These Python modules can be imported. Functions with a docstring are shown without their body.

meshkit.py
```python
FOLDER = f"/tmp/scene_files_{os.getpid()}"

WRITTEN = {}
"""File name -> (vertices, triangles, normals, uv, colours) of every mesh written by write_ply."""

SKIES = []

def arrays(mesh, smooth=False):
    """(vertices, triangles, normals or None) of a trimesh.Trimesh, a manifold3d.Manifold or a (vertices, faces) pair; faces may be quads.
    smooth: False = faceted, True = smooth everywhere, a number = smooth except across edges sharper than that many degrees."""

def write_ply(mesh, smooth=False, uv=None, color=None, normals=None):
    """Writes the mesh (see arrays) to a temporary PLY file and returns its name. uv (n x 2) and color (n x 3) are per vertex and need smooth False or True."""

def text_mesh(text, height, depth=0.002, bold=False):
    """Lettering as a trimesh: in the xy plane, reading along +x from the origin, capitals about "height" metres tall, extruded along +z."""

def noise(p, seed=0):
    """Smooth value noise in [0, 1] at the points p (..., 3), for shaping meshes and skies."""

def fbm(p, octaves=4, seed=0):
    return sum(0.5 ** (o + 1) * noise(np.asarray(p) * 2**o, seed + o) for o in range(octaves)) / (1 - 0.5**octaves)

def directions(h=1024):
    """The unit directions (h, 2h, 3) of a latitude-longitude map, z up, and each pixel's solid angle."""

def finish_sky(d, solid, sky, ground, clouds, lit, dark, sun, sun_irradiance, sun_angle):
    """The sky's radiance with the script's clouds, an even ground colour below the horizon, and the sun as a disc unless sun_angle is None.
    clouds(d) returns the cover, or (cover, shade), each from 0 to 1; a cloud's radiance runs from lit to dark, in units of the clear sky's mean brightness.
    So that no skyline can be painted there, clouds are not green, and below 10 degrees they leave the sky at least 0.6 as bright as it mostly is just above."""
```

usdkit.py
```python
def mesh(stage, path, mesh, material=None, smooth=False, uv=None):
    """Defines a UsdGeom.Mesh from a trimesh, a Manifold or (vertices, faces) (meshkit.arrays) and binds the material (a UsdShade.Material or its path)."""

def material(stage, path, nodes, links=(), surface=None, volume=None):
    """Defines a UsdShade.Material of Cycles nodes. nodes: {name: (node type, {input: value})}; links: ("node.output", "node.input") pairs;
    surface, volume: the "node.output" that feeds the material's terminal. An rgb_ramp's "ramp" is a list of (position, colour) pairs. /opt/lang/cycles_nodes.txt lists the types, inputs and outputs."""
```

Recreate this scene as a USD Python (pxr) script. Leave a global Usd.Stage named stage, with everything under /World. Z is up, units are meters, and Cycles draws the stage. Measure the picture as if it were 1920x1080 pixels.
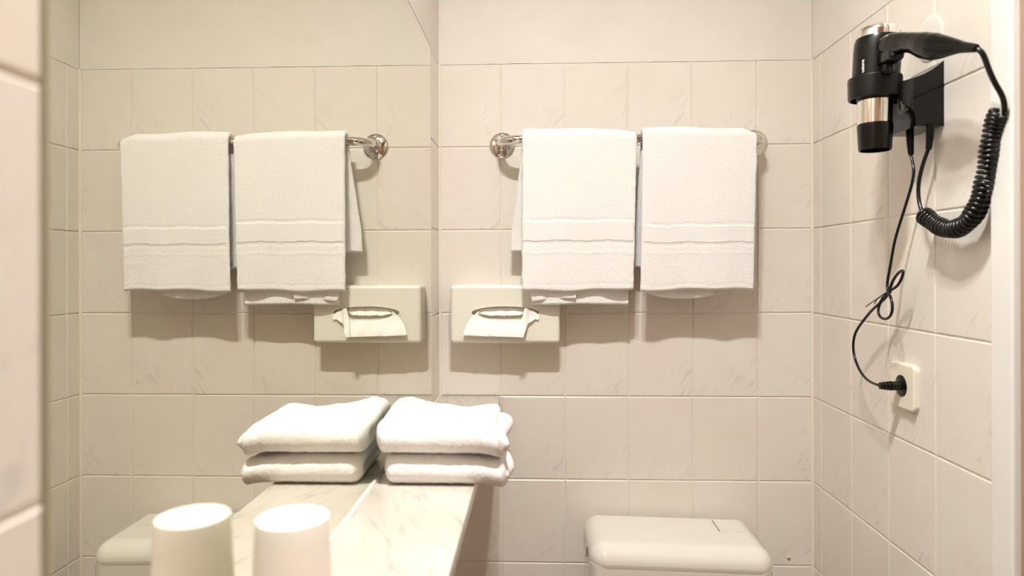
import math, random
import numpy as np, trimesh, manifold3d as m3
from shapely.geometry import Polygon, Point, box as sbox
from pxr import Usd, UsdGeom, UsdLux, UsdShade, Gf, Sdf
import usdkit, meshkit

stage = Usd.Stage.CreateInMemory()
UsdGeom.SetStageUpAxis(stage, UsdGeom.Tokens.z)
UsdGeom.SetStageMetersPerUnit(stage, 1.0)
UsdGeom.Xform.Define(stage, '/World')
rng = random.Random(7)

# ------------------------------------------------------------------ camera, light, exposure
CAM, YAW, ROLL = (0.2359, -1.6426, 1.5120), 0.0366, -0.0028
cam = UsdGeom.Camera.Define(stage, '/World/camera')
fw = Gf.Vec3d(-math.sin(YAW), math.cos(YAW), 0)
rt0, up0 = Gf.Vec3d(math.cos(YAW), math.sin(YAW), 0), Gf.Vec3d(0, 0, 1)
rt = rt0 * math.cos(ROLL) + up0 * math.sin(ROLL)
up = up0 * math.cos(ROLL) - rt0 * math.sin(ROLL)
cam.AddTransformOp().Set(Gf.Matrix4d(*rt, 0, *up, 0, *(-fw), 0, *CAM, 1))
cam.CreateFocalLengthAttr(24.0)
cam.CreateHorizontalApertureAttr(36.0)
cam.CreateVerticalApertureAttr(20.25)
cam.CreateVerticalApertureOffsetAttr(-40.3 / 1920 * 36)
cam.CreateClippingRangeAttr(Gf.Vec2f(0.01, 100))
cam.CreateFStopAttr(3.6)
cam.CreateFocusDistanceAttr(1.45)
cam.CreateExposureAttr(0.0)

LAMP = (0.22, -1.20, 2.86)          # two spots under the ceiling, shining down
BULB_STRENGTH = 2000.0
BULB_COLOR = (0.99, 0.99, 0.97)

# ------------------------------------------------------------------ helpers
used = {}
def numbered(parent, name):
    k = used.get((parent, name), 0)
    used[(parent, name)] = k + 1
    return f'{parent}/{name}' + (f'_{k:03d}' if k else '')

BASE = {}
def tag(prim, label=None, cat=None, group=None, kind=None):
    for k, v in (('label', label), ('category', cat), ('group', group), ('kind', kind)):
        if v:
            prim.SetCustomDataByKey(k, v)

def thing(name, label=None, cat=None, base=(0, 0, 0), group=None, kind=None):
    path = numbered('/World', name)
    x = UsdGeom.Xform.Define(stage, path)
    x.AddTranslateOp().Set(Gf.Vec3d(*base))
    BASE[path] = np.array(base, float)
    tag(x.GetPrim(), label, cat, group, kind)
    return path

def moved(mesh, off):
    v, f, n = meshkit.arrays(mesh, False)
    return trimesh.Trimesh(v + off, f, process=False)

def part(parent, name, mesh, mat, smooth=30, label=None, kind=None):
    path = numbered(parent, name)
    root = '/'.join(parent.split('/')[:3])
    m = usdkit.mesh(stage, path, moved(mesh, -BASE[root]), M[mat], smooth=smooth)
    tag(m.GetPrim(), label, kind=kind)
    return path

def solo(name, mesh, mat, label=None, cat=None, base=(0, 0, 0), smooth=30, group=None, kind=None):
    path = numbered('/World', name)
    m = usdkit.mesh(stage, path, moved(mesh, -np.array(base, float)), M[mat], smooth=smooth)
    m.AddTranslateOp().Set(Gf.Vec3d(*base))
    tag(m.GetPrim(), label, cat, group, kind)
    return path

def cat_(*ms):
    return trimesh.util.concatenate([trimesh.Trimesh(*meshkit.arrays(m, False)[:2], process=False) for m in ms])

def bx(x0, x1, y0, y1, z0, z1):
    m = trimesh.creation.box(extents=(x1 - x0, y1 - y0, z1 - z0))
    m.apply_translation(((x0 + x1) / 2, (y0 + y1) / 2, (z0 + z1) / 2))
    return m

def rbox(x0, x1, y0, y1, z0, z1, r, sub=2):
    s = trimesh.creation.icosphere(subdivisions=sub, radius=r).vertices
    pts = [s + c for c in ((x, y, z) for x in (x0 + r, x1 - r) for y in (y0 + r, y1 - r) for z in (z0 + r, z1 - r))]
    return trimesh.convex.convex_hull(np.vstack(pts))

def man(mesh):
    v, f, _ = meshkit.arrays(mesh, False)
    t = trimesh.Trimesh(v, f, process=True)
    return m3.Manifold(m3.Mesh(t.vertices.astype(np.float32), t.faces.astype(np.uint32)))

def frame_from(d):
    d = d / np.linalg.norm(d)
    a = np.array([0, 0, 1.0]) if abs(d[2]) < .9 else np.array([1.0, 0, 0])
    u = np.cross(a, d); u /= np.linalg.norm(u)
    return u, np.cross(d, u)

def spline(pts, n):
    from scipy.interpolate import CubicSpline
    p = np.array(pts, float)
    t = np.r_[0, np.cumsum(np.linalg.norm(np.diff(p, axis=0), axis=1))]
    return CubicSpline(t, p)(np.linspace(0, t[-1], n))

def sweep(path, radius, seg=12, flat=None):
    """closed tube along the path (parallel transport); radius per point or one; flat = (a, b) scale of the two axes per point"""
    p = np.array(path, float); n = len(p)
    r = np.broadcast_to(np.asarray(radius, float), (n,))
    t = np.gradient(p, axis=0); t /= np.linalg.norm(t, axis=1, keepdims=True)
    u, w = frame_from(t[0]); V = []
    a = np.linspace(0, 2 * np.pi, seg, endpoint=False)
    fa, fb = (np.ones(n), np.ones(n)) if flat is None else (np.broadcast_to(flat[0], (n,)), np.broadcast_to(flat[1], (n,)))
    for i in range(n):
        u = u - t[i] * (u @ t[i]); u /= np.linalg.norm(u); w = np.cross(t[i], u)
        V.append(p[i] + r[i] * (fa[i] * np.cos(a)[:, None] * u + fb[i] * np.sin(a)[:, None] * w))
    V = np.vstack(V + [p[:1], p[-1:]]); F = []
    for i in range(n - 1):
        for j in range(seg):
            k = (j + 1) % seg
            F += [[i * seg + j, i * seg + k, (i + 1) * seg + k], [i * seg + j, (i + 1) * seg + k, (i + 1) * seg + j]]
    for j in range(seg):
        k = (j + 1) % seg
        F += [[n * seg, k, j], [n * seg + 1, (n - 1) * seg + j, (n - 1) * seg + k]]
    return trimesh.Trimesh(V, F, process=False)

def lathe(profile, axis='z', seg=64, at=(0, 0, 0), flip=1):
    """profile: (radius, height) pairs from bottom to top; axis x, y or z (flip -1 turns the height round)"""
    pr = np.array(profile, float); n = len(pr)
    a = np.linspace(0, 2 * np.pi, seg, endpoint=False)
    V = np.stack([np.outer(pr[:, 0], np.cos(a)), np.outer(pr[:, 0], np.sin(a)), np.repeat(pr[:, 1:], seg, 1)], -1).reshape(-1, 3)
    F = []
    for i in range(n - 1):
        for j in range(seg):
            k = (j + 1) % seg
            F += [[i * seg + j, i * seg + k, (i + 1) * seg + k], [i * seg + j, (i + 1) * seg + k, (i + 1) * seg + j]]
    V = np.vstack([V, [[0, 0, pr[0, 1]], [0, 0, pr[-1, 1]]]])
    for j in range(seg):
        k = (j + 1) % seg
        F += [[n * seg, k, j], [n * seg + 1, (n - 1) * seg + j, (n - 1) * seg + k]]
    m = trimesh.Trimesh(V, F, process=False)
    if axis == 'x':
        m.apply_transform(trimesh.transformations.rotation_matrix(flip * math.pi / 2, (0, 1, 0)))
    elif axis == 'y':
        m.apply_transform(trimesh.transformations.rotation_matrix(-flip * math.pi / 2, (1, 0, 0)))
    m.apply_translation(at)
    return m

def smoothstep(a, b, x):
    t = np.clip((x - a) / (b - a), 0, 1)
    return t * t * (3 - 2 * t)

def slab(path, thick, xl, xr, nx, edge=.006, disp=None):
    """A cloth of some thickness: path (n, 2) in (y, z) swept along x from xl to xr (arrays along the path or numbers), all edges rounded.
    disp(P, N, s) -> moved points, s the place along the path (0..1)."""
    p = np.array(path, float); n = len(p)
    t = np.gradient(p, axis=0); t /= np.linalg.norm(t, axis=1, keepdims=True)
    nr = np.stack([-t[:, 1], t[:, 0]], 1)
    s = np.r_[0, np.cumsum(np.linalg.norm(np.diff(p, axis=0), axis=1))]; L = s[-1]
    h = thick / 2
    d_end = np.minimum(s, L - s)
    prof = h * np.sqrt(np.clip(1 - (1 - np.clip(d_end / h, 0, 1)) ** 2, 0, 1))
    xl = np.broadcast_to(np.asarray(xl, float), (n,)); xr = np.broadcast_to(np.asarray(xr, float), (n,))
    W = float(np.mean(xr - xl))
    inner = np.linspace(edge / W, 1 - edge / W, nx)
    ends = edge / W * (1 - np.cos(np.linspace(0, np.pi / 2, 6)))[:-1]
    q = np.r_[ends, inner, 1 - ends[::-1]]
    dq = np.minimum(q, 1 - q) * W
    fac = np.sqrt(np.clip(1 - (1 - np.clip(dq / edge, 0, 1)) ** 2, 0, 1)); m = len(q)
    idx = np.r_[np.arange(n), np.arange(n - 2, 0, -1)]
    side = np.r_[np.ones(n), -np.ones(n - 2)]
    K = len(idx)
    X = xl[idx][:, None] + (xr - xl)[idx][:, None] * q[None]
    off = (side * prof[idx])[:, None] * fac[None]
    Y = p[idx, 0][:, None] + nr[idx, 0][:, None] * off
    Z = p[idx, 1][:, None] + nr[idx, 1][:, None] * off
    V = np.stack([X, Y, Z], -1)
    N = np.stack([np.zeros_like(X), (nr[idx, 0] * side)[:, None] + 0 * X, (nr[idx, 1] * side)[:, None] + 0 * X], -1)
    if disp is not None:
        V = disp(V, N, (s[idx] / L)[:, None] + 0 * X)
    V = V.reshape(-1, 3)
    i, j = np.meshgrid(np.arange(K), np.arange(m - 1), indexing='ij')
    i2 = (i + 1) % K
    a, b, c, d = i * m + j, i * m + j + 1, i2 * m + j + 1, i2 * m + j
    F = np.vstack([np.stack([a, b, c], -1).reshape(-1, 3), np.stack([a, c, d], -1).reshape(-1, 3)])
    mesh = trimesh.Trimesh(V, F, process=False)
    if mesh.volume < 0:
        mesh.invert()
    return mesh

def polyline(pts, step):
    p = np.array(pts, float)
    s = np.r_[0, np.cumsum(np.linalg.norm(np.diff(p, axis=0), axis=1))]
    q = np.linspace(0, s[-1], max(4, int(s[-1] / step)))
    return np.stack([np.interp(q, s, p[:, k]) for k in range(p.shape[1])], 1)

# ------------------------------------------------------------------ materials
M = {}
def mat(name, nodes, links=(), surface='p.BSDF'):
    M[name] = usdkit.material(stage, '/World/Looks/' + name, nodes, links, surface)

def plain(name, color, rough=.4, **kw):
    mat(name, {'p': ('principled_bsdf', dict(base_color=color, roughness=rough, **kw))})

def lin(r, g, b):
    return tuple((c / 255 / 12.92) if c / 255 <= .04045 else ((c / 255 + .055) / 1.055) ** 2.4 for c in (r, g, b))

def tile_material(name, base, tint):
    mat(name, {
        'tc': ('texture_coordinate', {}), 'oi': ('object_info', {}),
        'sc': ('math', dict(math_type='multiply', value2=37.0)),
        'cx': ('combine_xyz', {}),
        'off': ('mix_vector', dict(fac=1.0)),
        'add': ('mapping', dict(mapping_type='point', rotation=(0, 0, -0.9), scale=(1, 1, 1))),
        'str': ('mapping', dict(mapping_type='point', scale=(20, 80, 20))),
        'n1': ('noise_texture', dict(scale=1.0, detail=4.0, roughness=.6, distortion=.7)),
        'r1': ('rgb_ramp', dict(ramp=[(0, (0, 0, 0)), (.56, (0, 0, 0)), (.74, (1, 1, 1)), (1, (1, 1, 1))])),
        'n2': ('noise_texture', dict(scale=11.0, detail=3.0)),
        'r2': ('rgb_ramp', dict(ramp=[(0, (0, 0, 0)), (.40, (0, 0, 0)), (.72, (1, 1, 1)), (1, (1, 1, 1))])),
        'sx': ('separate_xyz', {}),
        'dg': ('math', dict(math_type='subtract')),
        'mr': ('map_range', dict(range_type='smoothstep', from_min=-.02, from_max=.16, to_min=.12, to_max=1.0, clamp=True)),
        'm1': ('math', dict(math_type='multiply')), 'm2': ('math', dict(math_type='multiply', value2=.68)),
        'blot': ('mix_color', dict(blend_type='mix', a=base, b=tint)),
        'vein': ('mix_color', dict(blend_type='mix', b=lin(182, 178, 182))),
        'bn': ('noise_texture', dict(scale=26.0, detail=2.0)),
        'bump': ('bump', dict(strength=.10, distance=.004)),
        'p': ('principled_bsdf', dict(roughness=.30, specular_ior_level=.45)),
    }, [('oi.random', 'sc.value1'), ('sc.value', 'cx.x'), ('sc.value', 'cx.y'), ('sc.value', 'cx.z'),
        ('tc.object', 'add.vector'), ('cx.vector', 'add.location'),
        ('add.vector', 'str.vector'), ('str.vector', 'n1.vector'), ('n1.fac', 'r1.fac'),
        ('add.vector', 'n2.vector'), ('n2.fac', 'r2.fac'),
        ('tc.object', 'sx.vector'), ('sx.x', 'dg.value1'), ('sx.y', 'dg.value2'), ('dg.value', 'mr.value'),
        ('r1.color', 'm1.value1'), ('mr.result', 'm1.value2'), ('m1.value', 'm2.value1'),
        ('r2.color', 'blot.fac'), ('blot.result', 'vein.a'), ('m2.value', 'vein.fac'),
        ('add.vector', 'bn.vector'), ('bn.fac', 'bump.height'), ('bump.normal', 'p.normal'),
        ('vein.result', 'p.base_color')])
tile_material('tile_neutral', lin(227, 220.5, 210), lin(226, 216, 206))
tile_material('tile_pinkish', lin(227, 220, 210), lin(227, 215, 206))
tile_material('tile_yellowish', lin(227, 220.5, 209), lin(226, 217, 204))
TILES = ['tile_neutral', 'tile_pinkish', 'tile_yellowish']

mat('grout', {'g': ('geometry', {}), 'n': ('noise_texture', dict(scale=60.0, detail=3.0)),
              'r': ('rgb_ramp', dict(ramp=[(.3, lin(224, 216, 202)), (.7, lin(232, 225, 213))])),
              'p': ('principled_bsdf', dict(roughness=.8))},
    [('g.position', 'n.vector'), ('n.fac', 'r.fac'), ('r.color', 'p.base_color')])
mat('plaster', {'g': ('geometry', {}), 'n': ('noise_texture', dict(scale=9.0, detail=5.0)),
                'n2': ('noise_texture', dict(scale=160.0, detail=2.0)),
                'r': ('rgb_ramp', dict(ramp=[(.3, lin(224, 218, 209)), (.7, lin(229, 223, 215))])),
                'b': ('bump', dict(strength=.15, distance=.002)),
                'p': ('principled_bsdf', dict(roughness=.75))},
    [('g.position', 'n.vector'), ('n.fac', 'r.fac'), ('r.color', 'p.base_color'), ('g.position', 'n2.vector'), ('n2.fac', 'b.height'), ('b.normal', 'p.normal')])
plain('sealant', lin(232, 223, 208), .45)
plain('mirror_silver', (.80, .80, .715), 0.0, metallic=1.0)
plain('mirror_edge', lin(190, 186, 160), .25)
plain('chrome', (.74, .72, .70), .07, metallic=1.0)
plain('chrome_bright', (.86, .83, .79), .12, metallic=1.0)
plain('screw_metal', (.55, .53, .50), .3, metallic=1.0)
plain('black_gloss', (.0045, .0042, .004), .10, specular_ior_level=.30)
plain('black_satin', (.006, .0055, .005), .28, specular_ior_level=.26)
plain('black_cord', (.005, .0046, .0044), .20, specular_ior_level=.4)
plain('print_white', (.8, .8, .8), .5)
plain('cream_plastic', lin(231, 227, 213), .32)
plain('dark_slot', lin(225, 217, 196), .6)
plain('socket_plastic', lin(232, 223, 205), .3)
plain('cistern_plastic', lin(223, 217, 206), .11)
plain('cup_plastic', lin(246, 238, 228), .3, subsurface_weight=.15, subsurface_scale=.01, subsurface_radius=(1, .8, .6))
plain('tissue_paper', lin(250, 247, 241), .9)
plain('sticky_pad', lin(228, 222, 214), .35)
plain('trim_paint', lin(229, 226, 221), .35)
plain('door_paint', lin(166, 134, 112), .4)
plain('floor_tile', lin(150, 132, 112), .4)
plain('wood_panel', lin(168, 134, 104), .45)
mat('terry', {'g': ('geometry', {}), 'n': ('noise_texture', dict(scale=520.0, detail=2.0)),
              'n2': ('noise_texture', dict(scale=190.0, detail=3.0)), 'ad': ('math', dict(math_type='add')),
              'b': ('bump', dict(strength=.6, distance=.0016)),
              'p': ('principled_bsdf', dict(base_color=lin(238, 234, 231), roughness=.95, specular_ior_level=.1, sheen_weight=.15, sheen_roughness=.6))},
    [('g.position', 'n.vector'), ('g.position', 'n2.vector'), ('n.fac', 'ad.value1'), ('n2.fac', 'ad.value2'), ('ad.value', 'b.height'), ('b.normal', 'p.normal')])
mat('woven', {'g': ('geometry', {}), 'mp': ('mapping', dict(mapping_type='point', scale=(300, 300, 900))),
              'n': ('noise_texture', dict(scale=1.0, detail=1.0)), 'b': ('bump', dict(strength=.4, distance=.0008)),
              'p': ('principled_bsdf', dict(base_color=lin(236, 232, 229), roughness=.9, specular_ior_level=.1))},
    [('g.position', 'mp.vector'), ('mp.vector', 'n.vector'), ('n.fac', 'b.height'), ('b.normal', 'p.normal')])
mat('marble', {'g': ('geometry', {}),
               'mp': ('mapping', dict(mapping_type='point', rotation=(0, 0, -.38), scale=(1, 1, 1))),
               'st': ('mapping', dict(mapping_type='point', scale=(62, 11, 20))),
               'n1': ('noise_texture', dict(scale=1.0, detail=5.0, roughness=.6, distortion=.5)),
               'r1': ('rgb_ramp', dict(ramp=[(0, (0, 0, 0)), (.54, (0, 0, 0)), (.66, (.35, .35, .35)), (.80, (.9, .9, .9)), (1, (1, 1, 1))])),
               'n2': ('noise_texture', dict(scale=9.0, detail=3.0)),
               'r2': ('rgb_ramp', dict(ramp=[(.35, lin(197, 189, 179)), (.7, lin(188, 179, 167))])),
               'v': ('mix_color', dict(b=lin(136, 129, 122))),
               'p': ('principled_bsdf', dict(roughness=.22))},
    [('g.position', 'mp.vector'), ('mp.vector', 'st.vector'), ('st.vector', 'n1.vector'), ('n1.fac', 'r1.fac'),
     ('g.position', 'n2.vector'), ('n2.fac', 'r2.fac'), ('r2.color', 'v.a'), ('r1.color', 'v.fac'), ('v.result', 'p.base_color')])
mat('bulb_glow', {'e': ('emission', dict(color=BULB_COLOR, strength=BULB_STRENGTH))}, [], 'e.emission')

# ------------------------------------------------------------------ the room
XR, TOP, CEIL, FRONT = 0.8886, 2.0, 2.97, -2.45

def tile_mesh(w, h, d=.006, c=.0016):
    a, b = w / 2, h / 2
    ring = lambda x, y, z: [(-x, -y, z), (x, -y, z), (x, y, z), (-x, y, z)]
    V = np.array(ring(a, b, 0) + ring(a, b, d - c * .7) + ring(a - c, b - c, d))
    F = [[0, 2, 1], [0, 3, 2], [8, 9, 10], [8, 10, 11]]
    for l in (0, 4):
        for j in range(4):
            k = (j + 1) % 4
            F += [[l + j, l + k, l + 4 + k], [l + j, l + 4 + k, l + 4 + j]]
    return trimesh.Trimesh(V, F, process=False)

JOINT = .0028
def tiles(wall, axis, us, zs, depth=.006):
    """us: joint places along the wall, zs: joint heights. axis 'back', 'left' or 'right'. Tile faces lie in the wall plane."""
    for u0, u1 in zip(us[:-1], us[1:]):
        for z0, z1 in zip(zs[:-1], zs[1:]):
            uc, zc = (u0 + u1) / 2, (z0 + z1) / 2
            mesh = tile_mesh(abs(u1 - u0) - JOINT, z1 - z0 - JOINT, depth)
            e1, e2 = rng.uniform(-1, 1) * .0022, rng.uniform(-1, 1) * .0018
            path = numbered(wall, 'tile')
            m = usdkit.mesh(stage, path, mesh, M[rng.choice(TILES)], smooth=False)
            U = {'back': (1, 0, 0), 'left': (0, 1, 0), 'right': (0, -1, 0)}[axis]
            W = {'back': (0, -1, 0), 'left': (1, 0, 0), 'right': (-1, 0, 0)}[axis]
            o = {'back': (uc, depth, zc), 'left': (-depth, uc, zc), 'right': (XR + depth, uc, zc)}[axis]
            R = Gf.Rotation(Gf.Vec3d(0, 0, 1), math.degrees(e1)) * Gf.Rotation(Gf.Vec3d(1, 0, 0), math.degrees(e2))
            U, W, V = Gf.Vec3d(*U), Gf.Vec3d(*W), Gf.Vec3d(0, 0, 1)
            U, V, W = U + W * e1, V + W * e2, W
            m.AddTransformOp().Set(Gf.Matrix4d(*U, 0, *V, 0, *W, 0, *o, 1))

ROWS = [i * .2 for i in range(11)]
def plaster_edge(axis, a0, a1, seed):
    """the plaster above the tiles, its lower edge slightly uneven"""
    n = 60
    u = np.linspace(a0, a1, n)
    low = TOP + .0005 + .0022 * (meshkit.fbm(np.stack([u * 40, u * 0, u * 0], -1), 3, seed) - .5)
    poly = Polygon(list(zip(u, low)) + [(a1, CEIL), (a0, CEIL)])
    m = trimesh.creation.extrude_polygon(poly, .1, engine='earcut')
    v = m.vertices.copy()
    if axis == 'back':
        m.vertices = np.stack([v[:, 0], v[:, 2] + .0008, v[:, 1]], 1)
    elif axis == 'left':
        m.vertices = np.stack([-v[:, 2] - .0008, v[:, 0], v[:, 1]], 1)
    else:
        m.vertices = np.stack([XR + v[:, 2] + .0008, v[:, 0], v[:, 1]], 1)
    if m.volume < 0:
        m.invert()
    return m

back = thing('wall_back', kind='structure')
tag(stage.GetPrimAtPath(back), 'back wall of cream marbled tiles under plain plaster behind the towel rail', 'wall')
part(back, 'grout', bx(-.1, XR + .1, .002, .1, 0, TOP), 'grout', False)
part(back, 'plaster', plaster_edge('back', -.0008, XR + .0008, 1), 'plaster', False)
XJ = [0.0] + [.1494 + .1525 * k for k in range(5)] + [XR]
tiles(back, 'back', XJ, ROWS)

left = thing('wall_left', kind='structure')
tag(stage.GetPrimAtPath(left), 'left wall with the mirror, pale pinkish tiles at its near end', 'wall')
part(left, 'backing', bx(-.1, -.0062, FRONT, 0, 0, TOP), 'grout', False)
part(left, 'grout', bx(-.0062, -.002, -.125, 0, 0, TOP), 'grout', False)
part(left, 'grout', bx(-.0062, -.002, FRONT, -1.3255, 0, TOP), 'grout', False)
part(left, 'grout', bx(-.0062, -.002, -1.3255, -.125, 0, 1.196), 'grout', False)
part(left, 'plaster', plaster_edge('left', FRONT, .0, 2), 'plaster', False)
tiles(left, 'left', [-.1265, 0], ROWS)
tiles(left, 'left', [-1.3240 - .15 * k for k in range(5, -1, -1)], ROWS)
tiles(left, 'left', [-1.3240 + .1497 * k for k in range(9)], ROWS[:7])

right = thing('wall_right', kind='structure')
tag(stage.GetPrimAtPath(right), 'right wall of cream marbled tiles carrying the hair dryer', 'wall')
part(right, 'grout', bx(XR + .002, XR + .1, -.70, 0, 0, TOP), 'grout', False)
part(right, 'plaster', plaster_edge('right', FRONT, .0, 3), 'plaster', False)
part(right, 'backing', bx(XR + .008, XR + .1, FRONT, -.70, 0, TOP), 'plaster', False)
tiles(right, 'right', [-.70, -.648, -.498, -.348, -.198, -.048, 0][::1], ROWS)

solo('wall_front', bx(-.1, XR + .1, FRONT - .1, FRONT, 0, CEIL), 'wood_panel', 'brown panelled wall behind the camera', 'wall', (0, FRONT, 0), False, kind='structure')
solo('ceiling', bx(-.1, XR + .1, FRONT - .1, .1, CEIL, CEIL + .1), 'plaster', 'plain white ceiling above the tiled niche', 'ceiling', (0, 0, CEIL), False, kind='structure')
solo('floor', bx(-.1, XR + .1, FRONT - .1, .1, -.1, 0), 'floor_tile', 'beige floor below the tiled niche', 'floor', (0, 0, 0), False, kind='structure')

# sealant beads in the corners
solo('trim_1', sweep([(.0012, -.0012, .002), (.0012, -.0012, TOP)], .0042, 10), 'sealant', 'cream sealant bead in the left tiled corner', 'sealant', (0, 0, 0), kind='structure')
solo('trim_2', sweep([(XR - .0012, -.0012, .002), (XR - .0012, -.0012, TOP)], .0042, 10), 'sealant', 'cream sealant bead in the right tiled corner', 'sealant', (XR, 0, 0), kind='structure')
solo('trim_3', sweep([(.0010, -.004, 1.2008), (.0010, -1.32, 1.2008)], .0018, 10), 'sealant', 'thin sealant line where the marble shelf meets the mirror', 'sealant', (0, 0, 1.2), kind='structure')

# door frame and door at the right edge
fr = thing('door_1', kind='structure', base=(XR, -.70, 0))
tag(stage.GetPrimAtPath(fr), 'white door frame and pinkish brown door at the right edge', 'door')
part(fr, 'frame', cat_(rbox(.866, XR + .008, -.7125, -.668, 0, 2.12, .004), ), 'trim_paint', 30, 'white painted door frame')
part(fr, 'leaf', rbox(.876, XR + .007, -1.55, -.7128, .005, 2.12, .002), 'door_paint', 30, 'pinkish brown door leaf')

# ------------------------------------------------------------------ mirror and shelf
mir = thing('wall_mirror', 'large frameless wall mirror over the marble shelf', 'mirror', (0, -.72, 1.2))
part(mir, 'glass', bx(-.0046, -.0003, -1.3195, -.1268, 1.2005, 2.0035), 'mirror_silver', False)
rim = []
part(mir, 'polished_edge', cat_(bx(-.0060, -.0005, -1.3210, -1.3195, 1.2, 2.0035), bx(-.0060, -.0001, -.1268, -.1258, 1.2, 2.0035), bx(-.0007, .0003, -1.3195, -.1258, 2.0035, 2.0045)), 'mirror_edge', False, 'dark polished edge')

def shelf_mesh():
    prof = sbox(.0006, 1.182, .1462, 1.2).buffer(-.002).buffer(.002, quad_segs=4)
    m = trimesh.creation.extrude_polygon(prof, 1.317, engine='earcut')
    v = m.vertices.copy()
    m.vertices = np.stack([v[:, 0], -1.320 + v[:, 2], v[:, 1]], 1)
    if m.volume < 0:
        m.invert()
    return m
solo('marble_shelf', shelf_mesh(), 'marble', 'narrow white marble shelf with grey veins running below the mirror', 'shelf', (.07, -.66, 1.182), 40)

# ------------------------------------------------------------------ towel rail
RY, RZ, RR = -.075, 1.8035, .0105
rail = thing('towel_rail', 'chrome towel rail on two round wall flanges', 'towel rail', (.4525, 0, RZ))
bend = []
def rail_path():
    pts = [(.1534, -.004, RZ)]
    r = .04
    pts.append((.1534, RY + r, RZ))
    for a in np.linspace(0, math.pi / 2, 14)[1:]:
        pts.append((.1534 + r * (1 - math.cos(a)), RY + r * (1 - math.sin(a)), RZ))
    n = [(.9034 + .0 - x + .0, y, z) for x, y, z in pts[::-1]]
    return pts + n
rp = rail_path()
rp = [(x if i < len(rp) // 2 else x + .7525 - .75, y, z) for i, (x, y, z) in enumerate(rp)]
part(rail, 'bar', sweep(polyline(rp, .006), RR, 28), 'chrome', True)
for xf in (.1534, .7525):
    fl = part(rail, 'flange', lathe([(.0305, 0), (.031, .0015), (.030, .0035), (.024, .0065), (.0165, .0085), (.0150, .013), (.0125, .0145), (.0105, .0147)], 'y', 64, (xf, 0, RZ), -1), 'chrome', 40)
    for sx, sz in ((0, .0215), (.0, -.0215)):
        part(fl, 'screw', lathe([(.0048, 0), (.0048, .0015), (.0036, .0030), (.0012, .0034), (.001, .0024)], 'y', 20, (xf + sx, -.0055, RZ + sz), -1), 'screw_metal', 40)

# ------------------------------------------------------------------ hanging towels
def terry(V, N, amp=.0009, freq=330, seed=0):
    q = V * freq
    f = meshkit.noise(q, seed) - .5 + .6 * (meshkit.noise(q * np.array([.28, .5, .5]), seed + 5) - .5)
    return V + N * (amp * f)[..., None]

def hang_path(zf, zb, t, yback):
    r = RR + t / 2 + .0008
    pts = [(RY - r - .001, zf)]
    pts += [(RY - r, RZ - .05), (RY - r, RZ)]
    for a in np.linspace(math.pi, 0, 16):
        pts.append((RY + r * math.cos(a), RZ + r * math.sin(a)))
    pts += [(RY + r, RZ - .05), (yback, zb + .05), (yback, zb)]
    return polyline(pts, .0027)

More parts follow.
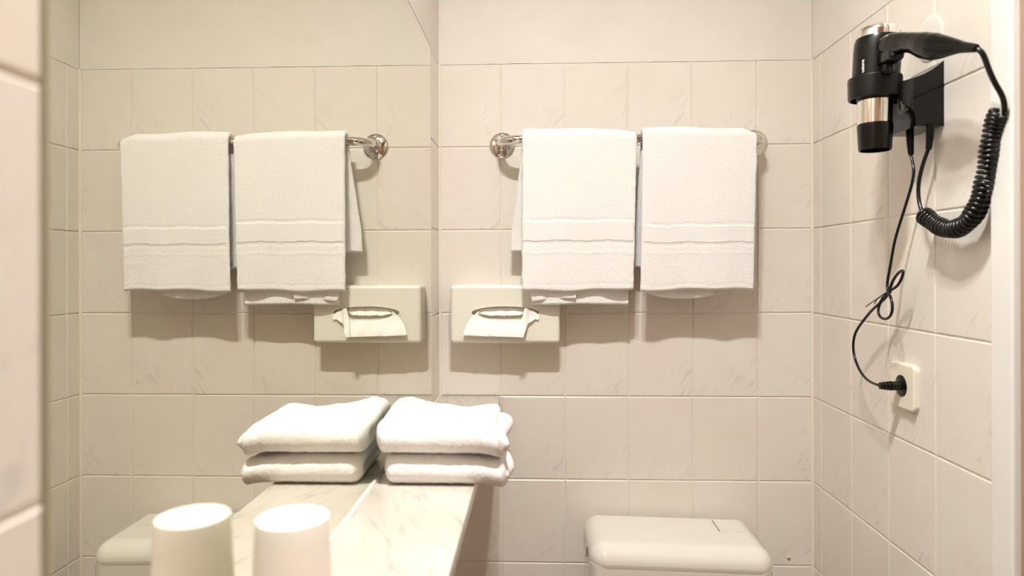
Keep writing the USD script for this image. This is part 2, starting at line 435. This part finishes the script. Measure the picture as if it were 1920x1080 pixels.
def hanging_towel(name, label, fx0, fx1, bx0, bx1, zf, zb, wave, lines, seed, inner, tl, tr):
    t = .0105
    th = thing(name, label, 'towel', ((fx0[0] + fx1[0]) / 2, RY, zf), group='hand towels on the chrome rail')
    p = hang_path(zf, zb, t, -.047)
    n = len(p)
    # s from the front hem to the back hem; the top lies at the bend
    L = np.r_[0, np.cumsum(np.linalg.norm(np.diff(p, axis=0), axis=1))]
    it = int(np.argmax(p[:, 1])); st = L[it]
    front = np.clip(1 - L / st, 0, 1); backw = np.clip((L - st) / (L[-1] - st), 0, 1)
    wob = .0010 * (meshkit.fbm(np.stack([L * 60, L * 0, L * 0 + seed], -1), 3, seed) - .5) * 2
    xl = fx0[0] + (fx0[1] - fx0[0]) * front + (bx0 - fx0[0]) * smoothstep(0, 1, backw) + wob
    xr = fx1[0] + (fx1[1] - fx1[0]) * front + (bx1 - fx1[0]) * smoothstep(0, 1, backw) + wob[::-1]
    def drape(X, Z, front_amt):
        a = smoothstep(RZ, zf, Z)
        return a * (.0030 * np.sin((X - fx0[0]) * wave[0] + wave[1]) + .0016 * np.sin((X - fx0[0]) * wave[0] * 2.3 + wave[2] + Z * 9))
    def zedge(X):
        u = (X - fx0[0]) / (fx1[0] - fx0[0])
        return .0022 * np.sin(u * 5 + seed) + .0012 * np.sin(u * 13 + seed * 2)
    def disp(V, N, s):
        V = terry(V, N, .00055, 300, seed)
        isf = s * L[-1] < st
        # bands: grooves and ribs woven into the front drop
        gz = V[..., 2] - .0012 * np.sin(V[..., 0] * 60 + seed) - .0006 * np.sin(V[..., 0] * 210)
        d = 0
        for z, depth, w in lines:
            d = d + depth * np.exp(-((gz - z) / w) ** 2)
        V = V + N * np.where(isf & (N[..., 1] < -.5), d, 0)[..., None]
        V[..., 1] -= np.where(isf, drape(V[..., 0], V[..., 2], 1), .5 * drape(V[..., 0], V[..., 2], 1) * 0)
        low = np.where(isf, smoothstep(zf + .05, zf, V[..., 2]), smoothstep(zb + .05, zb, V[..., 2]))
        V[..., 2] += low * zedge(V[..., 0])
        # rounded shoulders at the bend
        top = smoothstep(RZ - .02, RZ + .02, V[..., 2])
        u = (V[..., 0] - fx0[0]) / (fx1[0] - fx0[0])
        V[..., 2] += top * (.004 * smoothstep(.9, 0, u) - tl * smoothstep(.10, 0, u) ** 2 - tr * smoothstep(.80, 1, u) ** 2 + .0015 * np.sin(u * 9 + seed))
        return V
    part(th, 'outer_layer', slab(p, t, xl, xr, 112, .0055, disp), 'terry', True)
    # woven border lying flush on the front drop
    z1, z0 = lines[0][0] - .004, lines[1][0] + .004
    zz = np.linspace(z1, z0, 26)
    fr_ = np.interp(zz, p[:it][:, 1], L[:it])
    a = np.clip(1 - fr_ / st, 0, 1)
    bl = fx0[0] + (fx0[1] - fx0[0]) * a + .004; br = fx1[0] + (fx1[1] - fx1[0]) * a - .004
    def dispb(V, N, s):
        rib = .0004 * np.cos(V[..., 2] / .0040 * 2 * np.pi)
        V = V + N * rib[..., None]
        V[..., 1] -= drape(V[..., 0], V[..., 2], 1)
        V[..., 2] += .0012 * np.sin(V[..., 0] * 60 + seed) + .0006 * np.sin(V[..., 0] * 210)
        return V
    yf = np.interp(zz, p[:it][:, 1], p[:it][:, 0])
    part(th, 'woven_border', slab(np.stack([yf - t / 2 + .0002, zz], 1), .0024, bl, br, 90, .002, dispb), 'woven', True)
    for k, (ix0, ix1, iy, it_, iz, slope, topz) in enumerate(inner):
        def dispi(V, N, s):
            V = terry(V, N, .0008, 300, seed + 9 + k)
            u = (V[..., 0] - ix0[0]) / (ix1[0] - ix0[0])
            low = smoothstep(zf + .06, zf - .012, V[..., 2])
            V[..., 1] += low * (.0035 * np.sin(u * 6.0 + k * 2 + seed) + .002 * np.sin(u * 15))
            V[..., 2] += low * np.interp(u, np.linspace(0, 1, len(slope)), slope)
            return V
        pi_ = polyline([(iy, topz), (iy, iz)], .0027)
        a = np.linspace(0, 1, len(pi_))
        k0 = ix0[0] + (ix0[1] - ix0[0]) * smoothstep(.6, 1, a) if topz > zf + .1 else ix0[0] + (ix0[1] - ix0[0]) * a
        k1 = ix1[0] + (ix1[1] - ix1[0]) * a
        part(th, 'inner_fold', slab(pi_, it_, k0, k1, 70, min(.004, it_ / 2 + .001), dispi), 'terry', True)
    return th

hanging_towel('hand_towel', 'white terry hand towel hanging on the rail nearer the mirror, above the tissue dispenser', (.2030, .2015), (.4630, .4535), .1745, .435, 1.457, 1.546,
              (26, .6, 1.2), [(1.618, -.0016, .0013), (1.5650, -.0016, .0013), (1.5985, .0006, .002), (1.543, .0009, .0022), (1.472, -.0009, .0015)], 3,
              [((.2075, .2225), (.4450, .4447), -.0770, .0070, 1.4235, [.0, .0005, .002, .001, 0], 1.775),
               ((.2130, .2260), (.3260, .3240), -.0850, .0035, 1.4330, [-.004, 0, .003, .005, .004], 1.4660)], .002, .006)
hanging_towel('hand_towel', 'white terry hand towel hanging on the right half of the rail, away from the mirror', (.4752, .4685), (.7310, .7215), .4600, .700, 1.457, 1.511,
              (34, 2.0, .3), [(1.6065, -.0015, .0013), (1.5600, -.0015, .0013), (1.588, .0005, .002), (1.541, .0007, .0022), (1.470, -.0008, .0015)], 11,
              [((.4790, .4800), (.6420, .6370), -.0770, .0070, 1.4375, [.016, .006, .001, -.001, .0, .003, .010], 1.775)], .0005, .012)

# ------------------------------------------------------------------ folded towels on the shelf
def folded_towel(name, label, x0, x1, z0, yf, yb, t, seed, droop, short, bulge, peak):
    th = thing(name, label, 'towel', ((x0 + x1) / 2, (yf + yb) / 2, z0), group='folded towels on the marble shelf')
    r = t / 2
    zl, zu = z0 + r, z0 + r + t * 1.02
    pts = [(yb + .004, zu)] + [(yf + t, zu)]
    c = (zl + zu) / 2; R = (zu - zl) / 2
    for a in np.linspace(math.pi / 2, 3 * math.pi / 2, 14)[1:-1]:
        pts.append((yf + t + R * 1.05 * math.cos(a), c + R * math.sin(a)))
    pts += [(yf + t, zl), (yb, zl)]
    p = polyline(pts, .0022)
    up_ = np.linspace(0, 1, len(p))
    xr = x1 - short * smoothstep(.55, .40, up_)
    xl = x0 + .003 * smoothstep(.45, .65, up_)
    def disp(V, N, s):
        V = terry(V, N, .0016, 230, seed)
        u = np.clip((V[..., 0] - x0) / (x1 - x0), 0, 1); w = np.clip((V[..., 1] - yf) / (yb - yf), 0, 1)
        h = np.clip((V[..., 2] - z0) / (2 * t), 0, 1.1)
        V[..., 2] += h * (peak(u, w) + .004 * (meshkit.fbm(np.stack([V[..., 0] * 22, V[..., 1] * 22, V[..., 0] * 0 + seed], -1), 2, seed) - .5))
        # corners rounded in plan, front pulled in towards the ends
        V[..., 1] += .010 * (smoothstep(.10, 0, u) ** 2 + smoothstep(.92, 1, u) ** 2) * (1 - w)
        V[..., 2] -= droop * smoothstep(.150, .205, V[..., 0])
        V[..., 2] += .006 * smoothstep(.10, 0, u) ** 2 * (1 - h) * .5
        return V
    part(th, 'folded_cloth', slab(p, t, xl, xr, 84, .008, disp), 'terry', True)
    # the folded-in end that bulges out at the right of the fold
    def dispm(V, N, s):
        V = terry(V, N, .0014, 230, seed + 3)
        V[..., 2] -= droop * smoothstep(.150, .205, V[..., 0])
        u = np.clip((V[..., 0] - x0) / (x1 - x0), 0, 1); w = np.clip((V[..., 1] - yf) / (yb - yf), 0, 1)
        V[..., 2] += .5 * peak(u, w)
        V[..., 0] += .004 * np.sin(w * 7 + seed) * smoothstep(.8, 1, u)
        return V
    part(th, 'inner_fold', slab(polyline([(yb - .006, c - .001), (yf + .012, c - .001)], .003), t * 1.25, x0 + .03, x1 + bulge, 60, .011, dispm), 'terry', True)
    return th

folded_towel('folded_towel', 'thick folded white terry towel lying directly on the marble shelf, lower of two', .0150, .1935, 1.2003, -.682, -.535, .0205, 5, .006, .006, .003,
             lambda u, w: -.002 * smoothstep(.5, 1, u) + .002 * np.sin(u * 6))
folded_towel('folded_towel', 'thick folded white terry towel topping the pile on the shelf, upper of two', .0045, .1900, 1.2460, -.690, -.530, .0215, 8, .009, .014, .003,
             lambda u, w: .010 * smoothstep(.25, .9, w) * np.exp(-((u - .12) / .16) ** 2) + .004 * smoothstep(.75, 1, u) * smoothstep(.3, .9, w) - .005 * np.exp(-((u - .62) / .16) ** 2) * smoothstep(.3, .9, w))

# ------------------------------------------------------------------ cup
def cup_mesh():
    H = .1125
    prof = [(.0300, 0.0), (.0302, .002), (.0335, .002), (.0340, .0005), (.0345, .001), (.0345, .004), (.0336, .006)]
    prof = [(.0318, 0.0006), (.0322, 0.0), (.0336, 0.0), (.0344, .0012), (.0344, .0045), (.0335, .006), (.0283, H - .0016), (.0280, H - .0004), (.0274, H), (.0250, H), (.001, H - .0002)]
    return lathe(prof, 'z', 72, (.0402, -1.104, 1.2002))
cup = thing('plastic_cup', 'white plastic tooth mug standing upside down on the marble shelf', 'cup', (.0402, -1.104, 1.2))
part(cup, 'body', cup_mesh(), 'cup_plastic', 40)

# ------------------------------------------------------------------ tissue dispenser
ds = thing('tissue_dispenser', 'cream plastic tissue dispenser on the wall under the towel nearer the mirror', 'tissue dispenser', (.161, 0, 1.335))
body = man(rbox(.0335, .2885, -.062, .02, 1.3335, 1.4690, .009, 3)).trim_by_plane((0, -1, 0), 0.0)
el = Point(0, 0).buffer(1, quad_segs=24)
from shapely import affinity
el = affinity.translate(affinity.scale(el, .079, .0155), .1620, 1.4050)
def front_extrude(poly, y0, y1):
    m = trimesh.creation.extrude_polygon(poly, abs(y1 - y0), engine='earcut')
    v = m.vertices.copy()
    m.vertices = np.stack([v[:, 0], max(y0, y1) - v[:, 2], v[:, 1]], 1)
    if m.volume < 0:
        m.invert()
    return m
body = body - man(front_extrude(el, -.047, -.08))
case = part(ds, 'case', body, 'cream_plastic', 35)
ring = affinity.scale(el, 1.06, 1.22).difference(affinity.scale(el, .985, .93))
part(case, 'slot_rim', front_extrude(ring, -.0612, -.0632), 'cream_plastic', 30)
part(ds, 'slot_floor', front_extrude(affinity.scale(el, .99, .98), -.0472, -.0490), 'dark_slot', 30, None)
# paper inside the slot, seen over the lip
def cloth_sheet(poly, fy, thick=.0006, step=.0035):
    b = poly.bounds
    xs = np.arange(b[0], b[2], step); zs = np.arange(b[1], b[3], step)
    inn = [Point(x, z) for x in xs for z in zs]
    inn = [(q.x, q.y) for q in inn if poly.buffer(-step * .5).contains(q)]
    edge = poly.segmentize(step).exterior.coords[:-1]
    from scipy.spatial import Delaunay
    P = np.array(list(edge) + inn)
    T = Delaunay(P).simplices
    T = np.array([t for t in T if poly.buffer(1e-6).contains(Point(*P[t].mean(0)))])
    y = fy(P[:, 0], P[:, 1])
    n = len(P); ne = len(edge)
    V = np.vstack([np.stack([P[:, 0], y, P[:, 1]], 1), np.stack([P[:, 0], y + thick, P[:, 1]], 1)])
    F = [list(t) for t in T] + [[t[0] + n, t[2] + n, t[1] + n] for t in T]
    for i in range(ne):
        k = (i + 1) % ne
        F += [[i, k, k + n], [i, k + n, i + n]]
    m = trimesh.Trimesh(V, F, process=False)
    m.fix_normals()
    return m
tis = thing('paper_tissue', 'white paper tissue hanging out of the slot of the cream dispenser', 'tissue', (.155, -.064, 1.375))
inside = Polygon([(.098, 1.4035), (.104, 1.412), (.125, 1.4155), (.165, 1.4165), (.203, 1.4160), (.206, 1.406), (.198, 1.399), (.165, 1.3975), (.125, 1.398)])
part(tis, 'inner_sheet', cloth_sheet(inside, lambda x, z: -.0585 + .006 * smoothstep(1.395, 1.417, z) + .001 * np.sin(x * 200)), 'tissue_paper', True)
sheet = Polygon([(.1010, 1.4090), (.0996, 1.3997), (.108, 1.3955), (.114, 1.3925), (.121, 1.3905), (.1284, 1.3884), (.140, 1.3884), (.149, 1.3868), (.1573, 1.3873), (.170, 1.3872), (.1819, 1.3884), (.192, 1.3872), (.2004, 1.3884), (.2050, 1.400), (.2040, 1.3494), (.1952, 1.3494), (.150, 1.3505), (.110, 1.3518), (.0685, 1.3534), (.0654, 1.3575), (.0727, 1.3781), (.0851, 1.3966)])
part(tis, 'hanging_sheet', cloth_sheet(sheet, lambda x, z: -.0640 - .010 * smoothstep(1.40, 1.35, z) - .0012 * np.sin(x * 150 + z * 60) * smoothstep(1.40, 1.36, z)), 'tissue_paper', True)
fold = Polygon([(.2000, 1.3880), (.2067, 1.4161), (.2149, 1.4151), (.2354, 1.4048), (.2415, 1.3966), (.2384, 1.3884), (.2312, 1.3904), (.2148, 1.3802), (.2034, 1.3494), (.1955, 1.3494)])
part(tis, 'pleat', cloth_sheet(fold, lambda x, z: -.0665 - .010 * smoothstep(1.40, 1.35, z) - .010 * np.exp(-((x - .2085 - (z - 1.38) * .10) / .0050) ** 2) - .0015 * np.sin(x * 260)), 'tissue_paper', True)

# ------------------------------------------------------------------ cistern
TILT = math.radians(1.35)
def tilted(m):
    v, f, _ = meshkit.arrays(m, False)
    t = trimesh.Trimesh(v, f, process=False)
    t.apply_transform(trimesh.transformations.rotation_matrix(TILT, (0, 1, 0), (.536, -.1, .876)))
    return t
CX0, CX1 = .3445, .7340
ci = thing('toilet_cistern', 'cream plastic toilet cistern with rounded lid against the tiled back wall', 'cistern', (.536, -.1, .50))
def lid():
    pts = []
    s = trimesh.creation.icosphere(subdivisions=3, radius=1).vertices
    for x, sx in ((CX0, 1), (CX1, -1)):
        rx = .036
        for y, sy in ((-.207, 1), (-.006, -1)):
            ry = .042 if sy > 0 else .012
            for z in (.879, .918):
                rz = .035 if z > .9 else .0035
                q = s * np.array([rx, ry, rz])
                c = np.array([x + sx * rx, y + sy * ry, z - rz if z > .9 else z + rz])
                pts.append(q + c)
    return trimesh.convex.convex_hull(np.vstack(pts))
part(ci, 'lid', tilted(lid()), 'cistern_plastic', 40)
bd = rbox(CX0 + .0015, CX1 - .0015, -.2055, -.006, .50, .930, .032, 3)
bdm = man(bd).trim_by_plane((0, 0, -1), -.8778)
part(ci, 'tank', tilted(bdm), 'cistern_plastic', 40)
def button():
    prof = [(.644, -.024), (.644, -.094), (.700, -.094), (.700, -.024)]
    pl = Polygon(prof).buffer(-.004).buffer(.004)
    m = trimesh.creation.extrude_polygon(pl, .0022, engine='earcut')
    m.apply_translation((0, 0, .9172))
    return m
bt = part(ci, 'flush_button', tilted(button()), 'cistern_plastic', 30)
part(ci, 'button_gap', tilted(cat_(bx(.6425, .6436, -.094, -.024, .9160, .9184), bx(.644, .652, -.0238, -.0228, .9160, .9184))), 'black_satin', False, 'dark gap beside the flush button')
part(ci, 'side_valve', tilted(cat_(lathe([(.006, 0), (.006, .004), (.004, .006)], 'x', 24, (CX0 + .001, -.150, .888), -1), rbox(CX0 - .004, CX0 + .002, -.156, -.144, .876, .900, .002))), 'chrome', 40, 'small chrome side fitting')

# small screw in the tile by the right corner
solo('wall_screw', lathe([(.0042, 0), (.0042, .001), (.003, .0022), (.001, .0025)], 'y', 24, (.831, .0, .8176), -1), 'screw_metal', 'small metal screw head in the tile right of the cistern', 'screw', (.831, 0, .8176), 40)

# ------------------------------------------------------------------ hair dryer
DX, DY = .800, -.482
hd = thing('hair_dryer', 'black hair dryer with chrome bands hanging nozzle down in its wall holder', 'hair dryer', (DX, DY, 1.705))
def lean(m):
    v, f, _ = meshkit.arrays(m, False)
    v = v.copy(); v[:, 0] += .065 * np.maximum(v[:, 2] - 1.80, 0)
    return trimesh.Trimesh(v, f, process=False)
bar_ = part(hd, 'barrel', lean(lathe([(.0270, 1.786), (.0300, 1.792), (.0348, 1.806), (.0358, 1.826), (.0364, 1.870), (.0358, 1.884), (.0340, 1.8905), (.030, 1.8915)], 'z', 72, (DX, DY, 0))), 'black_satin', 35)
capm = man(lathe([(.0325, 1.889), (.0330, 1.898), (.0322, 1.9040), (.0300, 1.9065), (.0285, 1.9066), (.0280, 1.8985), (.005, 1.8980)], 'z', 72, (DX, DY, 0)))
for a in (-.75, 2.2):
    b = bx(.020, .05, -.0022, .0022, 1.8925, 1.95); b.apply_transform(trimesh.transformations.rotation_matrix(a, (0, 0, 1))); b.apply_translation((DX, DY, 0))
    capm = capm - man(b)
part(hd, 'intake_cap', lean(capm), 'chrome_bright', 35, 'chrome air intake ring on top')
part(hd, 'chrome_band', lathe([(.0248, 1.7475), (.0262, 1.7478), (.0268, 1.786), (.0250, 1.7865)], 'z', 72, (DX, DY, 0)), 'chrome_bright', 35, 'bright chrome band')
noz = man(lathe([(.0236, 1.7040), (.0245, 1.7036), (.0252, 1.7050), (.0274, 1.7440), (.0268, 1.7470), (.0250, 1.7480)], 'z', 72, (DX, DY, 0))) - man(lathe([(.0225, 1.69), (.0240, 1.735)], 'z', 48, (DX, DY, 0)))
part(hd, 'nozzle', noz, 'black_gloss', 35)
# handle: loft towards the room
hp = spline([(.7915, -.5140, 1.8720), (.8000, -.5401, 1.8614), (.8020, -.5800, 1.8520), (.8040, -.6053, 1.8418), (.8060, -.6280, 1.8310), (.8090, -.6529, 1.8217), (.8120, -.6715, 1.8158), (.8160, -.6946, 1.8074)], 72)
hr = np.interp(np.linspace(0, 1, 72), [0, .03, .08, .16, .26, .36, .46, .58, .70, .82, .92, .985, 1.0], [.006, .0115, .0160, .0178, .0165, .0142, .0150, .0180, .0182, .0140, .0098, .0072, .0066])
part(hd, 'handle', sweep(hp, hr, 32, (np.full(72, .92), np.full(72, 1.06))), 'black_gloss', True)
part(hd, 'hinge', cat_(rbox(.787, .811, -.560, -.508, 1.832, 1.860, .009), rbox(.790, .808, -.534, -.510, 1.818, 1.840, .006)), 'black_gloss', 35)
part(hd, 'strain_relief', sweep(spline([(.8150, -.690, 1.8092), (.8172, -.702, 1.8048), (.8195, -.7150, 1.7998)], 12), [.0078, .0077, .0075, .0072, .007, .0068, .0066, .0064, .0062, .006, .0058, .005], 24), 'black_satin', 35)

def logo():
    # tall thin white lettering up the left of the barrel
    t = meshkit.text_mesh('valera', .0042, .0003, True)
    v = t.vertices.copy(); w = v[:, 0].max()
    # reading upwards: x of the text goes up, y of the text goes left around the barrel
    ang0 = math.radians(216)
    ang = ang0 - (v[:, 1] - .002) / .0362
    rad = .0362 + v[:, 2]
    s = .0215 / w
    t.vertices = np.stack([DX + rad * np.cos(ang), DY + rad * np.sin(ang), 1.8275 + v[:, 0] * s], 1)
    t.fix_normals()
    return t
part(bar_, 'lettering', logo(), 'print_white', False, 'small white maker lettering')

cab = spline([(.8200, -.7120, 1.8000), (.8230, -.7180, 1.7945), (.8300, -.7185, 1.7790), (.8450, -.7147, 1.7504), (.8565, -.7120, 1.7295), (.8600, -.7085, 1.7180), (.8640, -.7030, 1.7150)], 60)
part(hd, 'cord', sweep(cab, .0036, 14), 'black_cord', True)
cl = spline([(.862, -.6965, 1.7185), (.862, -.6820, 1.6929), (.862, -.6753, 1.6648), (.862, -.6684, 1.6362), (.862, -.6569, 1.6076), (.862, -.6306, 1.5779), (.862, -.5913, 1.5661), (.862, -.5502, 1.575), (.862, -.5149, 1.5927)], 2400)
def coil():
    t = np.gradient(cl, axis=0); d = np.linalg.norm(t, axis=1); t /= d[:, None]
    s = np.cumsum(d); Ltot = s[-1]
    turns = 38
    f = s / Ltot
    ph = 2 * np.pi * turns * (f + .012 * np.sin(f * 3.1) - .018 * np.exp(-f * 16))
    a = np.array([1.0, 0, 0]); u = np.cross(t, a)
    R = .0110 * (1 + .06 * np.sin(f * 40))
    return cl + R[:, None] * (np.cos(ph)[:, None] * a + np.sin(ph)[:, None] * u)
part(hd, 'coiled_cord', sweep(coil(), .0031, 9), 'black_cord', True)
part(hd, 'cord', sweep(spline([(.8625, -.5140, 1.5880), (.8625, -.5110, 1.5935), (.863, -.5009, 1.6103), (.864, -.4945, 1.6399), (.864, -.4993, 1.6586), (.865, -.5100, 1.6831), (.866, -.5200, 1.6990)], 50), .0031, 14), 'black_cord', True)

# wall holder
ho = thing('dryer_holder', 'black wall bracket with ring and power cord carrying the hair dryer', 'hair dryer holder', (.866, -.479, 1.7355))
def holder_body():
    prof = [(XR, 1.7355), (.8440, 1.7355), (.8436, 1.7500)]
    for a in np.linspace(0, 1, 10)[1:]:                     # lower flare to the ring
        prof.append((.8436 - .0300 * a ** 1.6, 1.7500 + .0400 * a))
    prof += [(.8136, 1.8100)]
    for a in np.linspace(0, 1, 14)[1:]:                     # concave top rising to the wall
        prof.append((.8136 + (XR - .8136) * a, 1.8100 + .0306 * a ** 2.2))
    P = Polygon(prof).buffer(0)
    m = trimesh.creation.extrude_polygon(P, .0906, engine='earcut')
    v = m.vertices.copy()
    m.vertices = np.stack([v[:, 0], -.5240 + v[:, 2], v[:, 1]], 1)
    if m.volume < 0:
        m.invert()
    H = man(m)
    # pinch the arm towards the ring in plan
    for sgn, y in ((-1, -.524), (1, -.4334)):
        c = lathe([(.060, 1.7), (.060, 1.9)], 'z', 64, (.800, DY + sgn * .0860, 0))
        c = man(c) ^ man(bx(.70, .8425, -.7, -.2, 1.7385, 1.9))
        H = H - c
    H = H - man(lathe([(.0385, 1.65), (.0385, 1.95)], 'z', 64, (DX, DY, 0)))
    return H
part(ho, 'wall_plate', holder_body(), 'black_gloss', 30)
ring3 = man(lathe([(.0390, 1.789), (.0402, 1.7895), (.0408, 1.791), (.0412, 1.822), (.0405, 1.8245), (.0390, 1.825)], 'z', 72, (DX, DY, 0))) - man(lathe([(.0374, 1.78), (.0374, 1.84)], 'z', 72, (DX, DY, 0)))
part(ho, 'ring', ring3, 'black_satin', 30)
for gx, gy, dy, z0 in ((.866, -.4655, -.0031, 1.6985), (.866, -.5260, .0055, 1.6985)):
    part(ho, 'cable_gland', sweep([(gx, gy, 1.7380), (gx, gy, 1.732), (gx, gy + dy * .4, 1.716), (gx, gy + dy, z0)], [.0062, .0062, .0056, .0044], 20), 'black_satin', 30)
pc = spline([(.866, -.4680, 1.7020), (.866, -.4700, 1.6940), (.864, -.4803, 1.6700), (.861, -.4727, 1.6334), (.857, -.4549, 1.5917), (.853, -.4381, 1.5468), (.850, -.4314, 1.5099), (.846, -.4305, 1.4700),
             (.8435, -.4480, 1.4530), (.8430, -.4521, 1.4369), (.8445, -.4255, 1.4185), (.8470, -.3960, 1.4285), (.8500, -.4184, 1.4630), (.8520, -.4600, 1.4846), (.8530, -.4679, 1.5018), (.8535, -.4455, 1.4952),
             (.8540, -.4147, 1.4609), (.8530, -.3765, 1.438), (.851, -.3252, 1.4037), (.850, -.2945, 1.3701), (.850, -.2921, 1.3491), (.849, -.3139, 1.3181), (.846, -.3558, 1.3010), (.8430, -.4040, 1.2992)], 420)
pc[:, 1] = np.where(pc[:, 2] > 1.64, pc[:, 1], pc[:, 1])
part(ho, 'power_cord', sweep(pc, .0024, 12), 'black_cord', True)
part(ho, 'cable_tie', cat_(sweep(spline([(.8480, -.4290, 1.4640), (.8440, -.4270, 1.4600), (.8470, -.4180, 1.4590), (.855, -.4180, 1.4630), (.8560, -.4230, 1.4660), (.8480, -.4290, 1.4640)], 30), .0016, 8),
                           sweep([(.848, -.4200, 1.4640), (.849, -.395, 1.4550), (.850, -.3422, 1.4350)], .0009, 6), sweep([(.848, -.4200, 1.4640), (.850, -.385, 1.4510), (.851, -.3726, 1.4417)], .0009, 6)), 'black_satin', 30)
PY, PZ = -.4110, 1.2990
plug = lathe([(.0172, 0), (.0172, .0035), (.0164, .0044), (.0086, .0060), (.0080, .0190), (.0085, .0215), (.0085, .0235), (.0060, .0245), (.0060, .0260), (.0078, .0270), (.0078, .0290), (.0056, .0300), (.0056, .0315), (.0072, .0325), (.0072, .0345), (.0050, .0355), (.0050, .0370), (.0064, .0380), (.0060, .0410), (.0035, .0415)], 'x', 40, (.8828, PY, PZ), -1)
part(ho, 'plug', plug, 'black_satin', 35)

# ------------------------------------------------------------------ socket and pad on the right wall
so = thing('wall_socket', 'cream square wall socket on the right wall with a black plug in it', 'socket', (XR, PY, PZ))
sp_ = man(rbox(.8785, XR + .02, PY - .0415, PY + .0415, PZ - .0415, PZ + .0415, .0055, 3)).trim_by_plane((-1, 0, 0), -XR)
sq = sbox(PY - .0405, PZ - .0405, PY + .0405, PZ + .0405).buffer(-.012).buffer(.012, quad_segs=8)
cutter = trimesh.creation.extrude_polygon(sq, .05, engine='earcut')
v = cutter.vertices.copy(); cutter.vertices = np.stack([XR - .03 + v[:, 2], v[:, 0], v[:, 1]], 1)
sp_ = (sp_ ^ man(cutter)) - man(lathe([(.0195, 0), (.0195, .03)], 'x', 48, (.8840, PY, PZ), -1))
part(so, 'cover_plate', sp_, 'socket_plastic', 35)
part(so, 'insert', lathe([(.0193, 0), (.0193, .0015), (.0180, .0020)], 'x', 48, (.8858, PY, PZ), -1), 'black_satin', 30, 'dark round insert')
solo('adhesive_pad', lathe([(.0365, 0), (.0368, .0012), (.0355, .0022), (.030, .0026)], 'x', 64, (XR, -.4860, 1.8880), -1), 'sticky_pad', 'pale round adhesive pad on the tiles above the hair dryer holder', 'wall pad', (XR, -.4860, 1.8880), 40)

# ------------------------------------------------------------------ ceiling lamp above the picture
la = thing('ceiling_lamp', 'two small black downlights under the ceiling, just above the photo', 'lamp', (LAMP[0], LAMP[1], CEIL))
part(la, 'canopy', rbox(LAMP[0] - .11, LAMP[0] + .11, LAMP[1] - .05, LAMP[1] + .05, CEIL - .022, CEIL - .0002, .008), 'chrome', 35)
for s in (-1, 1):
    x = LAMP[0] + s * .055
    can = man(lathe([(.042, LAMP[2] - .021), (.043, LAMP[2] - .019), (.043, CEIL - .03), (.038, CEIL - .021)], 'z', 40, (x, LAMP[1], 0))) - man(lathe([(.039, LAMP[2] - .05), (.039, LAMP[2] + .02)], 'z', 40, (x, LAMP[1], 0)))
    part(la, 'spot_can', can, 'black_satin', 35)
    part(la, 'bulb', lathe([(.034, LAMP[2] + .001), (.036, LAMP[2] + .003), (.030, LAMP[2] + .012)], 'z', 40, (x, LAMP[1], 0)), 'bulb_glow', 30)
